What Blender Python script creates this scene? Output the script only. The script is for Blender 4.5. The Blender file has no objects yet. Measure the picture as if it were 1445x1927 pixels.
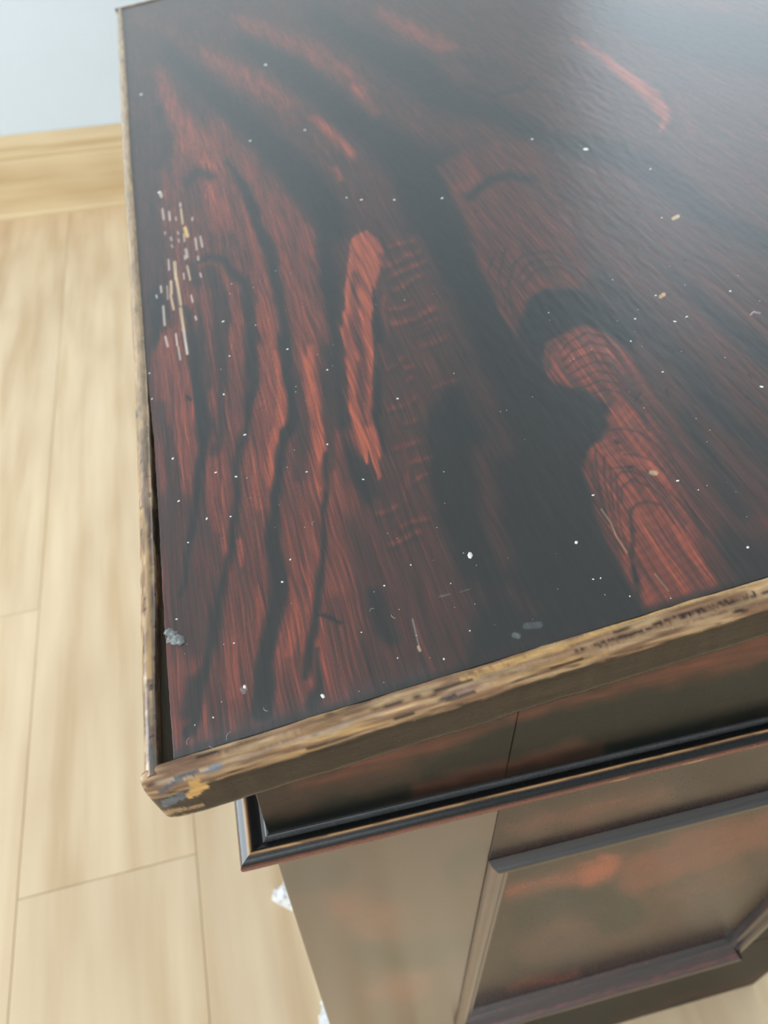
import bpy, math, random
import numpy as np
from mathutils import Matrix, Vector

# ------------------------------------------------------------------ camera, light, exposure
S = 0.165                    # metres per working unit (height of the lens above the near edge of the lid)
FH = 5.1                     # the same height in working units
H = FH * S                   # height of the lens above the floor
FPX, CX, CY = 1447.0, 722.5, 963.5
_r = np.array([8900., -1745., 1447.]); _d = np.array([-530., -1465., 1447.])
_r /= np.linalg.norm(_r); _d -= _d.dot(_r) * _r; _d /= np.linalg.norm(_d)
_u = np.cross(_d, _r)
_u = -_u if _u[1] > 0 else _u
MW = np.stack([_r, _d, _u])  # camera (right, down, forward) -> world

scene = bpy.context.scene
COL = scene.collection
cam_data = bpy.data.cameras.new('camera')
cam_data.sensor_fit = 'HORIZONTAL'
cam_data.sensor_width = 36.0
cam_data.lens = 36.0 * FPX / 1445.0
cam_data.clip_start = 0.01
cam_data.dof.use_dof = True
cam_data.dof.focus_distance = 0.215
cam_data.dof.aperture_fstop = 24.0
cam = bpy.data.objects.new('camera', cam_data)
COL.objects.link(cam)
m = Matrix.Identity(4)
for i in range(3):
    m[i][0], m[i][1], m[i][2] = MW[i, 0], -MW[i, 1], -MW[i, 2]
m[2][3] = H
cam.matrix_world = m
scene.camera = cam

world = bpy.data.worlds.new('world'); scene.world = world
world.use_nodes = True
world.node_tree.nodes['Background'].inputs[0].default_value = (0.75, 0.87, 1.0, 1)
world.node_tree.nodes['Background'].inputs[1].default_value = 0.6

def window_light(name, loc, rot, sx, sy, power, col):
    l = bpy.data.lights.new(name, 'AREA'); l.shape = 'RECTANGLE'
    l.size, l.size_y, l.energy, l.color = sx, sy, power, col
    o = bpy.data.objects.new(name, l); COL.objects.link(o)
    o.location = loc; o.rotation_euler = rot
    return o
window_light('daylight_left', (-2.16, 0.55, 1.2), (0, math.radians(-90), 0), 2.1, 2.1, 60, (0.84, 0.94, 1.0))
window_light('daylight_back', (1.66, 2.10, 1.66), (math.radians(-90), 0, 0), 1.6, 1.6, 14, (0.82, 0.93, 1.0))
window_light('added_fill_behind', (-0.6, -2.36, 1.5), (math.radians(90), 0, 0), 1.6, 1.5, 30, (0.88, 0.96, 1.0))  # unseen light added behind the camera to brighten the near floor and desk face

vs = scene.view_settings
scene.display_settings.display_device = 'sRGB'
vs.view_transform = 'Standard'; vs.look = 'None'; vs.gamma = 1.0; vs.use_curve_mapping = False
vs.exposure = 0.0

# ------------------------------------------------------------------ helpers
rng = np.random.default_rng(7)
_tab = rng.random((256, 256))
def vn(x, y):
    x = np.asarray(x, float); y = np.asarray(y, float)
    xi = np.floor(x).astype(int); yi = np.floor(y).astype(int)
    rx = x - xi; ry = y - yi; fx, fy = rx, ry
    fx = fx * fx * (3 - 2 * fx); fy = fy * fy * (3 - 2 * fy)
    def g(i, j, dx, dy):
        th = _tab[i & 255, j & 255] * 2 * math.pi
        return np.cos(th) * dx + np.sin(th) * dy
    a = g(xi, yi, rx, ry); b = g(xi + 1, yi, rx - 1, ry); c = g(xi, yi + 1, rx, ry - 1); d = g(xi + 1, yi + 1, rx - 1, ry - 1)
    return np.clip(.5 + .78 * ((a * (1 - fx) + b * fx) * (1 - fy) + (c * (1 - fx) + d * fx) * fy), 0, 1)
def fbm(x, y, o=3):
    s = 0; w = 0; k = 1.0
    for i in range(o):
        s = s + k * vn(x * 2 ** i + 17.3 * i, y * 2 ** i + 9.1 * i); w += k; k *= .5
    return s / w
def sstep(x):
    x = np.clip(x, 0, 1); return x * x * (3 - 2 * x)

def to_px(P):
    """world points (n,3) -> photograph coordinates of a surface point"""
    q = (P - np.array([0, 0, H])) @ MW
    z = np.maximum(q[:, 2], 1e-4)
    return np.stack([CX + FPX * q[:, 0] / z, CY + FPX * q[:, 1] / z], 1)

def stroke_mask(px, pts, soft):
    """mask of a brush stroke through (x, y, halfwidth) points"""
    out = np.zeros(len(px))
    pts = np.array(pts, float)
    mx = pts[:, 2].max() + soft
    sel = np.where((px[:, 0] > pts[:, 0].min() - mx) & (px[:, 0] < pts[:, 0].max() + mx) &
                   (px[:, 1] > pts[:, 1].min() - mx) & (px[:, 1] < pts[:, 1].max() + mx))[0]
    if not len(sel): return out
    p = px[sel]; best = np.full(len(sel), 1e9)
    if len(pts) == 1:
        best = np.hypot(p[:, 0] - pts[0, 0], p[:, 1] - pts[0, 1]) - pts[0, 2]
    for i in range(len(pts) - 1):
        a, b = pts[i], pts[i + 1]; d = b[:2] - a[:2]; L = max(d.dot(d), 1e-9)
        t = np.clip(((p - a[:2]) @ d) / L, 0, 1)
        q = a[:2] + t[:, None] * d
        best = np.minimum(best, np.hypot(p[:, 0] - q[:, 0], p[:, 1] - q[:, 1]) - (a[2] + t * (b[2] - a[2])))
    out[sel] = sstep(.5 - best / soft)
    return out
def poly_mask(px, pts, soft):
    out = np.zeros(len(px)); pts = np.array(pts, float)
    sel = np.where((px[:, 0] > pts[:, 0].min() - soft) & (px[:, 0] < pts[:, 0].max() + soft) &
                   (px[:, 1] > pts[:, 1].min() - soft) & (px[:, 1] < pts[:, 1].max() + soft))[0]
    if not len(sel): return out
    p = px[sel]; best = np.full(len(sel), 1e9); ins = np.zeros(len(sel), bool)
    n = len(pts)
    for i in range(n):
        a, b = pts[i], pts[(i + 1) % n]; d = b - a; L = max(d.dot(d), 1e-9)
        t = np.clip(((p - a) @ d) / L, 0, 1); q = a + t[:, None] * d
        best = np.minimum(best, np.hypot(p[:, 0] - q[:, 0], p[:, 1] - q[:, 1]))
        cr = ((a[1] > p[:, 1]) != (b[1] > p[:, 1]))
        xx = a[0] + (p[:, 1] - a[1]) * d[0] / (d[1] if abs(d[1]) > 1e-9 else 1e-9)
        ins ^= cr & (p[:, 0] < xx)
    sd = np.where(ins, -best, best)
    out[sel] = sstep(.5 - sd / soft)
    return out

RT = np.array([0, .18, .3, .5, .7, .85, 1.0])
RC = np.array([[.0050, .0080, .0078], [.013, .0105, .0095], [.030, .0160, .0130], [.062, .021, .015], [.150, .034, .021], [.25, .050, .025], [.42, .085, .035]])
def ramp(t):
    t = np.clip(t, 0, 1)
    return np.stack([np.interp(t, RT, RC[:, k]) for k in range(3)], 1)

def link(o, parent=None):
    COL.objects.link(o)
    if parent is not None: o.parent = parent
    return o
def mesh_obj(name, V, F, mat, parent=None, smooth=False, color=None):
    me = bpy.data.meshes.new(name)
    V = np.asarray(V, float)
    me.from_pydata([tuple(v) for v in V], [], F) if len(V) < 60000 else fast_mesh(me, V, np.asarray(F))
    me.update()
    if color is not None:
        at = me.color_attributes.new('paint', 'FLOAT_COLOR', 'POINT')
        c = np.ones((len(V), 4), np.float32); c[:, :3] = color
        at.data.foreach_set('color', c.ravel())
    if smooth: me.polygons.foreach_set('use_smooth', np.ones(len(me.polygons), bool))
    me.materials.append(mat)
    return link(bpy.data.objects.new(name, me), parent)
def fast_mesh(me, V, Q):
    n = len(Q)
    me.vertices.add(len(V)); me.vertices.foreach_set('co', V.astype(np.float32).ravel())
    me.loops.add(n * 4); me.loops.foreach_set('vertex_index', Q.astype(np.int32).ravel())
    me.polygons.add(n); me.polygons.foreach_set('loop_start', np.arange(0, n * 4, 4, dtype=np.int32))
    me.validate()
def grid_faces(nr, nc, off=0, flip=False):
    i = np.arange(nr - 1)[:, None] * nc + np.arange(nc - 1)[None, :] + off
    q = np.stack([i, i + 1, i + nc + 1, i + nc], -1).reshape(-1, 4)
    return q[:, ::-1] if flip else q
def box_verts(x0, x1, y0, y1, z0, z1):
    V = [(x, y, z) for z in (z0, z1) for y in (y0, y1) for x in (x0, x1)]
    F = [(0, 2, 3, 1), (4, 5, 7, 6), (0, 1, 5, 4), (2, 6, 7, 3), (0, 4, 6, 2), (1, 3, 7, 5)]
    return V, F
def bevelled_box(x0, x1, y0, y1, z0, z1, b):
    """box with a chamfer round its top edges"""
    V = [(x, y, z0) for x, y in ((x0, y0), (x1, y0), (x1, y1), (x0, y1))]
    V += [(x, y, z1 - b) for x, y in ((x0, y0), (x1, y0), (x1, y1), (x0, y1))]
    V += [(x, y, z1) for x, y in ((x0 + b, y0 + b), (x1 - b, y0 + b), (x1 - b, y1 - b), (x0 + b, y1 - b))]
    F = [(3, 2, 1, 0), (8, 9, 10, 11)]
    for k in range(4):
        j = (k + 1) % 4
        F += [(k, j, 4 + j, 4 + k), (4 + k, 4 + j, 8 + j, 8 + k)]
    return V, F

# ------------------------------------------------------------------ materials
def new_mat(name):
    mt = bpy.data.materials.new(name); mt.use_nodes = True
    nt = mt.node_tree; return mt, nt, nt.nodes, nt.links, nt.nodes['Principled BSDF']
def noise(N, L, coord, scale, detail=3, rough=.6, sc=(1, 1, 1)):
    mp = N.new('ShaderNodeMapping'); mp.inputs['Scale'].default_value = sc
    L.new(coord, mp.inputs[0])
    n = N.new('ShaderNodeTexNoise'); n.inputs['Scale'].default_value = scale
    n.inputs['Detail'].default_value = detail; n.inputs['Roughness'].default_value = rough
    L.new(mp.outputs[0], n.inputs['Vector']); return n
def ramp_node(N, L, fac, stops):
    r = N.new('ShaderNodeValToRGB'); e = r.color_ramp.elements
    while len(e) < len(stops): e.new(.5)
    for k, (p, c) in enumerate(stops):
        e[k].position = p; e[k].color = (*c, 1) if len(c) == 3 else c
    L.new(fac, r.inputs[0]); return r

def painted_mat(name, rough=.26, bump=.25, spec=.5, grain=(90, 4, 90), fine=1.0):
    mt, nt, N, L, P = new_mat(name)
    at = N.new('ShaderNodeAttribute'); at.attribute_name = 'paint'
    tc = N.new('ShaderNodeTexCoord')
    n1 = noise(N, L, tc.outputs['Object'], 9, 4, .65, grain)
    n2 = noise(N, L, tc.outputs['Object'], 900, 2, .5)
    r1 = ramp_node(N, L, n1.outputs['Fac'], [(.3, (.62, .62, .62)), (.7, (1.35, 1.35, 1.35))])
    mx = N.new('ShaderNodeMix'); mx.data_type = 'RGBA'; mx.blend_type = 'MULTIPLY'; mx.inputs[0].default_value = fine
    L.new(at.outputs['Color'], mx.inputs[6]); L.new(r1.outputs[0], mx.inputs[7])
    L.new(mx.outputs[2], P.inputs['Base Color'])
    rr = ramp_node(N, L, n2.outputs['Fac'], [(.3, (rough - .02,) * 3), (.75, (rough + .05,) * 3)])
    L.new(rr.outputs[0], P.inputs['Roughness'])
    P.inputs['Specular IOR Level'].default_value = spec
    ad = N.new('ShaderNodeMath'); ad.operation = 'ADD'
    L.new(n1.outputs['Fac'], ad.inputs[0]); L.new(n2.outputs['Fac'], ad.inputs[1])
    bp = N.new('ShaderNodeBump'); bp.inputs['Strength'].default_value = bump; bp.inputs['Distance'].default_value = .0002
    L.new(ad.outputs[0], bp.inputs['Height']); L.new(bp.outputs[0], P.inputs['Normal'])
    return mt
LID_PAINT = painted_mat('lid_paint', rough=.30, bump=.05, spec=.86)
BODY_PAINT = painted_mat('body_paint', rough=.24, bump=.05, grain=(6, 90, 6), fine=.4, spec=.5)
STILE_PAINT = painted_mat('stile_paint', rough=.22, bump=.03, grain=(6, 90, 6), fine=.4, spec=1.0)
MOULD_PAINT = painted_mat('moulding_paint', rough=.28, bump=.08, grain=(6, 90, 90), fine=.6, spec=.4)
LEFT_PAINT = painted_mat('left_moulding_paint', rough=.11, bump=.03, grain=(6, 6, 90), fine=.4, spec=1.0)
RAIL_PAINT = painted_mat('rail_paint', rough=.45, bump=.05, grain=(6, 90, 6), fine=.4, spec=.15)
FRIEZE_PAINT = painted_mat('frieze_paint', rough=.34, bump=.05, grain=(6, 90, 6), fine=.4, spec=.28)
EDGE_WOOD = painted_mat('worn_edge_wood', rough=.24, bump=.22, grain=(5, 50, 50), spec=.33)

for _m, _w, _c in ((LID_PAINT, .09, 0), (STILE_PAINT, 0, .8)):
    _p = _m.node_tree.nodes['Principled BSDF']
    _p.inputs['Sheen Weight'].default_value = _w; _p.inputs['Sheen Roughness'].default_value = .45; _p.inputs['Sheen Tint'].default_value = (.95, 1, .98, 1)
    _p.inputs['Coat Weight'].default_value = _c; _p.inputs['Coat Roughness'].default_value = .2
SIDE_WOOD = painted_mat('polished_edge_wood', rough=.22, bump=.15, grain=(50, 5, 50), spec=.9)
def plain(name, col, rough, sc=None, amp=.15, spec=.5):
    mt, nt, N, L, P = new_mat(name)
    tc = N.new('ShaderNodeTexCoord')
    n = noise(N, L, tc.outputs['Object'], 6, 4, .6, sc or (1, 1, 1))
    lo = tuple(c * (1 - amp) for c in col); hi = tuple(min(1, c * (1 + amp)) for c in col)
    r = ramp_node(N, L, n.outputs['Fac'], [(.3, lo), (.7, hi)])
    L.new(r.outputs[0], P.inputs['Base Color']); P.inputs['Roughness'].default_value = rough
    P.inputs['Specular IOR Level'].default_value = spec
    return mt
WALL = plain('wall_paint', (.69, .75, .80), .7, amp=.015, spec=.3)
CEIL = plain('ceiling_paint', (.72, .74, .76), .8, amp=.01, spec=.2)
DARKWOOD = plain('dark_wood', (.03, .016, .011), .45, (30, 3, 30), .4)
GAPWOOD = plain('dusty_gap_wood', (.055, .042, .026), .7, (60, 6, 60), .5)
FLECK = plain('white_fleck', (.85, .85, .80), .5, amp=.1)
PUTTY = plain('grey_putty', (.24, .25, .24), .6, (300, 300, 300), .5)
WINFRAME = plain('white_frame', (.8, .81, .82), .4, amp=.02)

def oak_mat(name, vertical_axis, base, tint_amp):
    mt, nt, N, L, P = new_mat(name)
    tc = N.new('ShaderNodeTexCoord'); oi = N.new('ShaderNodeObjectInfo')
    va = N.new('ShaderNodeVectorMath'); va.operation = 'ADD'
    sc = N.new('ShaderNodeVectorMath'); sc.operation = 'SCALE'; sc.inputs['Scale'].default_value = 37.0
    cb = N.new('ShaderNodeCombineXYZ')
    for k in range(3): L.new(oi.outputs['Random'], cb.inputs[k])
    L.new(cb.outputs[0], sc.inputs[0]); L.new(tc.outputs['Object'], va.inputs[0]); L.new(sc.outputs[0], va.inputs[1])
    s = (14, 1.1, 14) if vertical_axis == 'y' else (1.1, 14, 14)
    n1 = noise(N, L, va.outputs[0], 2.2, 3, .55, s)
    s2 = (5, 1.6, 5) if vertical_axis == 'y' else (1.6, 5, 5)
    n2 = noise(N, L, va.outputs[0], 2.0, 2, .5, s2)
    b = np.array(base)
    r1 = ramp_node(N, L, n1.outputs['Fac'], [(.28, tuple(b * (.86, .80, .72))), (.5, tuple(b)), (.75, tuple(np.minimum(1, b * (1.09, 1.12, 1.16))))])
    r2 = ramp_node(N, L, n2.outputs['Fac'], [(.28, (.88, .83, .78)), (.45, (.98, .97, .95)), (.72, (1.06, 1.07, 1.05))])
    mx = N.new('ShaderNodeMix'); mx.data_type = 'RGBA'; mx.blend_type = 'MULTIPLY'; mx.inputs[0].default_value = 1
    L.new(r1.outputs[0], mx.inputs[6]); L.new(r2.outputs[0], mx.inputs[7])
    # scattered knots
    vo = N.new('ShaderNodeTexVoronoi'); vo.inputs['Scale'].default_value = 3.1
    mp = N.new('ShaderNodeMapping'); mp.inputs['Scale'].default_value = (1.4, .8, 1) if vertical_axis == 'y' else (.8, 1.4, 1.4)
    L.new(va.outputs[0], mp.inputs[0]); L.new(mp.outputs[0], vo.inputs['Vector'])
    kr = ramp_node(N, L, vo.outputs['Distance'], [(.0, (.72, .62, .56)), (.09, (.95, .93, .9)), (.16, (1, 1, 1))])
    mk = N.new('ShaderNodeMix'); mk.data_type = 'RGBA'; mk.blend_type = 'MULTIPLY'; mk.inputs[0].default_value = .8
    L.new(mx.outputs[2], mk.inputs[6]); L.new(kr.outputs[0], mk.inputs[7])
    hs = N.new('ShaderNodeHueSaturation')
    mr = N.new('ShaderNodeMapRange'); mr.inputs[3].default_value = 1 - tint_amp; mr.inputs[4].default_value = 1 + tint_amp
    L.new(oi.outputs['Random'], mr.inputs[0]); L.new(mr.outputs[0], hs.inputs['Value']); L.new(mk.outputs[2], hs.inputs['Color'])
    L.new(hs.outputs[0], P.inputs['Base Color'])
    P.inputs['Roughness'].default_value = .42; P.inputs['Specular IOR Level'].default_value = .35
    return mt
FLOOR_OAK = oak_mat('floor_oak', 'y', (.80, .60, .39), .04)
SKIRT_PINE = oak_mat('skirting_pine', 'x', (.70, .53, .32), .02)

# ------------------------------------------------------------------ room
def structure(o):
    o['kind'] = 'structure'; return o
UF = FH / .86
X0, X1, Y0, YW, ZC = -2.2, 2.5, -2.4, 2.0972 * UF * S, 2.5
floor = structure(mesh_obj('floor', *box_verts(X0, X1, Y0, YW + .02, -.06, -.0162), DARKWOOD))
PW = .1882 * UF * S
seam = -.3256 * UF * S            # joint between two rows of boards, seen left of the desk
joints = {-1: .763 * UF * S, 0: .3665 * UF * S}
k0 = int(math.floor((X0 - seam) / PW))
rnd = random.Random(3)
k = k0
while seam + k * PW < X1:
    xa, xb = max(X0, seam + k * PW), min(X1, seam + (k + 1) * PW)
    j = joints.get(k, None)
    y = (j if j is not None else rnd.uniform(-.6, 1.2))
    cuts = [y]
    while cuts[0] > Y0: cuts.insert(0, cuts[0] - 1.86)
    while cuts[-1] < YW: cuts.append(cuts[-1] + 1.86)
    for ya, yb in zip(cuts[:-1], cuts[1:]):
        ya, yb = max(ya, Y0), min(yb, YW)
        if yb - ya < .02: continue
        V, F = bevelled_box(-(xb - xa) / 2 + .0002, (xb - xa) / 2 - .0002, -(yb - ya) / 2 + .0003, (yb - ya) / 2 - .0003, -.016, 0, .0006)
        p = mesh_obj('plank', V, F, FLOOR_OAK, floor)
        p.location = ((xa + xb) / 2, (ya + yb) / 2, 0)
    k += 1
structure(mesh_obj('wall_right', *box_verts(X1, X1 + .1, Y0, YW, 0, ZC), WALL))
structure(mesh_obj('ceiling', *box_verts(X0 - .1, X1 + .1, Y0 - .1, YW + .1, ZC, ZC + .1), CEIL))
def wall_with_opening(name, axis, pos, lo, hi, wa, wb, za, zb):
    V, F = [], []
    for (a, b, c, d) in ((lo, wa, 0, ZC), (wb, hi, 0, ZC), (wa, wb, 0, za), (wa, wb, zb, ZC)):
        v, f = box_verts(pos - .1, pos, a, b, c, d) if axis == 'x' else box_verts(a, b, pos - .1, pos, c, d)
        F += [tuple(i + len(V) for i in q) for q in f]; V += v
    return structure(mesh_obj(name, V, F, WALL))
wall_with_opening('wall_left', 'x', X0, Y0, YW, -.50, 1.60, .14, 2.26)
wall_with_opening('wall_back', 'y', YW + .1, X0 - .1, X1 + .1, .86, 2.46, .86, 2.46)
wall_with_opening('wall_front', 'y', Y0, X0 - .1, X1 + .1, -1.4, .2, .75, 2.25)  # opening added for the fill light behind the camera
def window(name, axis, pos, a, b, za, zb):
    V, F = [], []
    t = .05
    for (p, q, r, s) in ((a, a + t, za, zb), (b - t, b, za, zb), (a + t, b - t, za, za + t), (a + t, b - t, zb - t, zb), ((a + b) / 2 - .02, (a + b) / 2 + .02, za + t, zb - t)):
        v, f = box_verts(pos - .07, pos - .03, p, q, r, s) if axis == 'x' else box_verts(p, q, pos - .07, pos - .03, r, s)
        F += [tuple(i + len(V) for i in w) for w in f]; V += v
    return structure(mesh_obj(name, V, F, WINFRAME))
window('window_1', 'x', X0, -.50, 1.60, .14, 2.26)
window('added_window_behind', 'y', Y0, -1.4, .2, .75, 2.25)  # unseen window frame added round the fill light
window('window_2', 'y', YW + .08, .86, 2.46, .86, 2.46)
# skirting with a stepped top
BH = .193 * UF * S
prof = [(0, 0), (-.021, 0), (-.0215, .008), (-.019, .014), (-.0185, BH - .056), (-.017, BH - .053), (-.0150, BH - .052), (-.0165, BH - .047),
        (-.0170, BH - .042), (-.0155, BH - .036), (-.0125, BH - .0345), (-.0122, BH - .030), (-.0135, BH - .024), (-.0110, BH - .016), (-.0085, BH - .010), (-.0075, BH - .004), (-.005, BH), (0, BH)]
V = [(x, YW + d, z) for x in (X0, X1) for d, z in prof]
n = len(prof)
F = [(i, (i + 1) % n, n + (i + 1) % n, n + i) for i in range(n)] + [tuple(range(n))[::-1], tuple(range(n, 2 * n))]
structure(mesh_obj('baseboard_back', V, F, SKIRT_PINE))

# ------------------------------------------------------------------ the desk
AL = math.radians(7.5)       # slope of the lid
PSI = math.radians(1.2)
def lidw(a, b, n):
    a, b, n = np.broadcast_arrays(np.asarray(a, float), np.asarray(b, float), np.asarray(n, float))
    return np.stack([S * (a * math.cos(AL) - n * math.sin(AL)), S * b, H + S * (-1 + a * math.sin(AL) + n * math.cos(AL))], -1)
YF = .66
def bodw(u, v, z):
    u, v, z = np.broadcast_arrays(np.asarray(u, float), np.asarray(v, float), np.asarray(z, float))
    return np.stack([S * (u * math.cos(PSI) - v * math.sin(PSI)), S * (YF - u * math.sin(PSI) - v * math.cos(PSI)), H + S * z], -1)
def zlid(u):                  # underside of the lid above the side of the case
    return -1 - .113 / math.cos(AL) + u * math.tan(AL)

desk = bpy.data.objects.new('sloping_desk', None); COL.objects.link(desk)
desk['label'] = 'old slope-topped wooden desk with red and black grained paint and worn bare edges'
desk['category'] = 'desk'
BASE = np.array([1.1 * S, 2.7 * S, 0.0])
desk.location = BASE
def part(name, V, F, mat, parent=None, **kw):
    V = np.asarray(V, float).reshape(-1, 3)
    return mesh_obj(name, V - BASE, F, mat, desk if parent is None else parent, **kw)

# ---- painted top panel: traced brushwork (value 0 black .. 1 bright red), strokes of (x, y, halfwidth)
def panel_paint(px, a, b):
    w0 = 3 * fbm(a * 14, b * 7, 2); st_a = fbm(a * 190 + w0, b * 4, 2); st_b = fbm(a * 480 + 5 + w0, b * 9, 2); st_c = fbm(a * 46, b * 2.2 + 3, 2)
    w1 = fbm(a * 30 + 40, b * 9, 2) - .5 + .5 * (fbm(a * 110, b * 7, 2) - .5); w2 = fbm(a * 12 + 9, b * 4 + 80, 2) - .5
    sc = np.clip(.35 + (px[:, 1]) / 900., .35, 1.2)
    q = px + np.stack([(w1 * 14 + w2 * 12 + (st_b - .5) * 5) * sc, w2 * 18 * sc], 1)
    t = np.full(len(px), .43)
    def S_(v, soft, *pts): 
        nonlocal t
        m_ = stroke_mask(q, pts, soft * (1.5 if v < .3 else 1.2)) * (.93 if v < .2 else .9); t = t * (1 - m_) + v * m_
    def P_(v, soft, *pts):
        nonlocal t
        m_ = poly_mask(q, pts, soft); t = t * (1 - m_) + v * m_
    # left half: red ground
    P_(.62, 50, (225, 0), (420, 160), (600, 440), (700, 760), (700, 900), (650, 1380), (320, 1460), (280, 900), (250, 400))
    P_(.40, 40, (225, 0), (330, 60), (420, 200), (380, 240), (310, 180), (300, 420), (330, 610), (280, 660), (250, 400))
    P_(.42, 40, (295, 930), (350, 930), (410, 1000), (420, 1180), (400, 1240), (320, 1240))
    P_(.56, 30, (340, 330), (440, 330), (480, 470), (460, 500), (360, 480))
    S_(.80, 24, (300, 140, 10), (335, 225, 22), (365, 262, 24), (390, 300, 26), (405, 350, 24), (420, 420, 20))
    S_(.26, 18, (300, 205, 8), (312, 250, 12), (305, 310, 10))
    S_(.36, 20, (262, 180, 10), (280, 330, 14), (290, 450, 18), (300, 540, 18))
    S_(.14, 16, (292, 560, 14), (298, 600, 16), (290, 650, 6))
    S_(.20, 14, (395, 330, 8), (372, 320, 8), (350, 345, 6))
    P_(.70, 10, (293, 655), (312, 632), (345, 614), (357, 660), (364, 720), (372, 800), (370, 860), (362, 905), (342, 895), (328, 860), (318, 800), (296, 760))
    S_(.40, 12, (303, 760, 8), (315, 820, 10), (322, 880, 12), (330, 940, 14))
    S_(.62, 12, (392, 500, 5), (400, 580, 9), (404, 640, 9), (406, 720, 8), (404, 790, 8))
    S_(.34, 10, (363, 505, 10), (378, 560, 8), (384, 640, 12), (388, 720, 10))
    S_(.66, 9, (380, 540, 8), (391, 610, 9), (399, 660, 7), (404, 720, 6))
    # dark centre of the arch and its red core
    S_(.28, 12, (395, 512, 12), (415, 566, 18), (420, 621, 15), (418, 677, 13), (415, 732, 9), (415, 800, 9), (404, 855, 4))
    S_(.66, 10, (432, 530, 8), (446, 590, 12), (450, 650, 13), (450, 720, 14), (448, 800, 17), (432, 860, 18), (424, 920, 16), (412, 990, 12))
    S_(.14, 9, (350, 577, 4), (364, 650, 8), (377, 760, 12), (383, 800, 13), (382, 855, 11), (375, 911, 8), (368, 966, 7), (357, 1021, 6), (343, 1077, 5), (336, 1113, 3))
    S_(.16, 10, (373, 491, 4), (395, 483, 6), (417, 488, 7), (434, 508, 7), (456, 530, 8), (470, 566, 10), (475, 621, 10), (475, 677, 12), (474, 732, 12), (466, 787, 9), (459, 810, 7), (454, 841, 6), (444, 897, 5), (440, 952, 6), (434, 1008, 7), (432, 1035, 5), (423, 1082, 6), (413, 1125, 8), (405, 1180, 10), (399, 1216, 9), (388, 1255, 9), (377, 1294, 11), (366, 1349, 14), (356, 1380, 12))
    # red ribbon and the dark line beside it
    S_(.74, 10, (437, 312, 5), (466, 400, 7), (482, 470, 8), (494, 540, 12), (505, 620, 16), (510, 720, 18), (508, 800, 20), (497, 870, 20), (488, 940, 22))
    S_(.12, 9, (430, 305, 3), (455, 346, 8), (477, 388, 10), (489, 428, 9), (503, 469, 10), (517, 511, 9), (528, 566, 8), (533, 621, 8), (539, 663, 12), (545, 732, 13), (547, 800, 13), (536, 840, 8), (530, 897, 8), (520, 938, 10), (517, 994, 11), (517, 1049, 13), (522, 1105, 16), (514, 1183, 13), (501, 1252, 15), (499, 1294, 21), (493, 1340, 20))
    S_(.70, 12, (456, 310, 6), (490, 370, 10), (520, 430, 12), (545, 500, 15), (565, 580, 17), (578, 660, 18), (585, 730, 16), (592, 800, 18), (595, 900, 18), (582, 1000, 22), (572, 1080, 16))
    S_(.40, 12, (556, 690, 6), (563, 760, 9), (566, 840, 14), (560, 900, 12))
    S_(.34, 12, (612, 640, 8), (616, 720, 11), (620, 800, 12), (626, 880, 8))
    S_(.96, 9, (583, 655, 7), (583, 718, 9), (592, 788, 10), (597, 850, 7), (603, 919, 4))
    S_(.95, 9, (518, 663, 5), (526, 718, 8), (531, 760, 9), (526, 800, 9), (515, 841, 8), (512, 883, 8), (505, 915, 4))
    S_(.92, 7, (446, 1012, 4), (450, 1035, 5), (453, 1060, 3))
    S_(.82, 9, (541, 1090, 5), (552, 1140, 10), (552, 1190, 12), (543, 1235, 6))
    S_(.78, 8, (485, 1100, 4), (490, 1150, 7), (487, 1200, 5))
    S_(.76, 10, (563, 1055, 4), (580, 1100, 5), (574, 1150, 4))
    S_(.70, 10, (624, 911, 10), (637, 966, 13), (634, 1030, 13), (638, 1090, 14), (644, 1132, 12))
    S_(.55, 16, (640, 1150, 30), (645, 1210, 30), (625, 1300, 22))
    S_(.16, 8, (612, 855, 5), (612, 938, 4), (609, 1021, 5), (603, 1077, 6), (597, 1132, 8), (587, 1197, 8), (579, 1240, 9), (578, 1275, 6))
    S_(.16, 7, (598, 1222, 3), (598, 1290, 5), (588, 1330, 10))
    S_(.10, 5, (596, 1155, 2), (620, 1160, 4), (643, 1171, 3))
    S_(.60, 12, (333, 1228, 10), (342, 1320, 15), (350, 1360, 8))
    S_(.22, 14, (362, 1290, 14), (358, 1340, 18))
    S_(.50, 16, (440, 1330, 16), (455, 1365, 12))
    # far left bands
    S_(.06, 24, (311, 95, 8), (386, 162, 18), (441, 208, 22), (497, 263, 26), (552, 318, 32), (610, 380, 36), (628, 430, 30))
    S_(.56, 26, (260, 40, 8), (330, 60, 8), (350, 90, 6))
    S_(.74, 26, (385, 100, 14), (469, 150, 20), (525, 186, 19), (580, 228, 17), (625, 260, 14), (660, 292, 9))
    S_(.42, 24, (560, 215, 16), (610, 274, 24), (656, 350, 26), (694, 420, 22))
    S_(.90, 12, (590, 222, 6), (620, 246, 8), (660, 286, 7))
    S_(.82, 10, (632, 316, 6), (640, 336, 6))
    S_(.06, 28, (455, 80, 10), (552, 133, 20), (620, 190, 24), (690, 240, 28), (745, 290, 34), (778, 335, 34), (793, 396, 34), (805, 450, 30))
    S_(.74, 26, (450, 38, 12), (524, 69, 16), (580, 93, 17), (641, 131, 18), (680, 175, 16), (704, 210, 8))
    S_(.85, 10, (664, 162, 5), (678, 178, 5))
    S_(.40, 20, (690, 130, 12), (740, 170, 14), (760, 195, 10))
    S_(.07, 28, (600, 30, 18), (660, 66, 20), (732, 107, 28), (790, 140, 34), (830, 180, 30), (900, 205, 22), (945, 215, 18), (1006, 244, 16))
    S_(.80, 18, (715, 24, 9), (760, 48, 13), (795, 70, 15), (830, 86, 14), (852, 88, 8))
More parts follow.
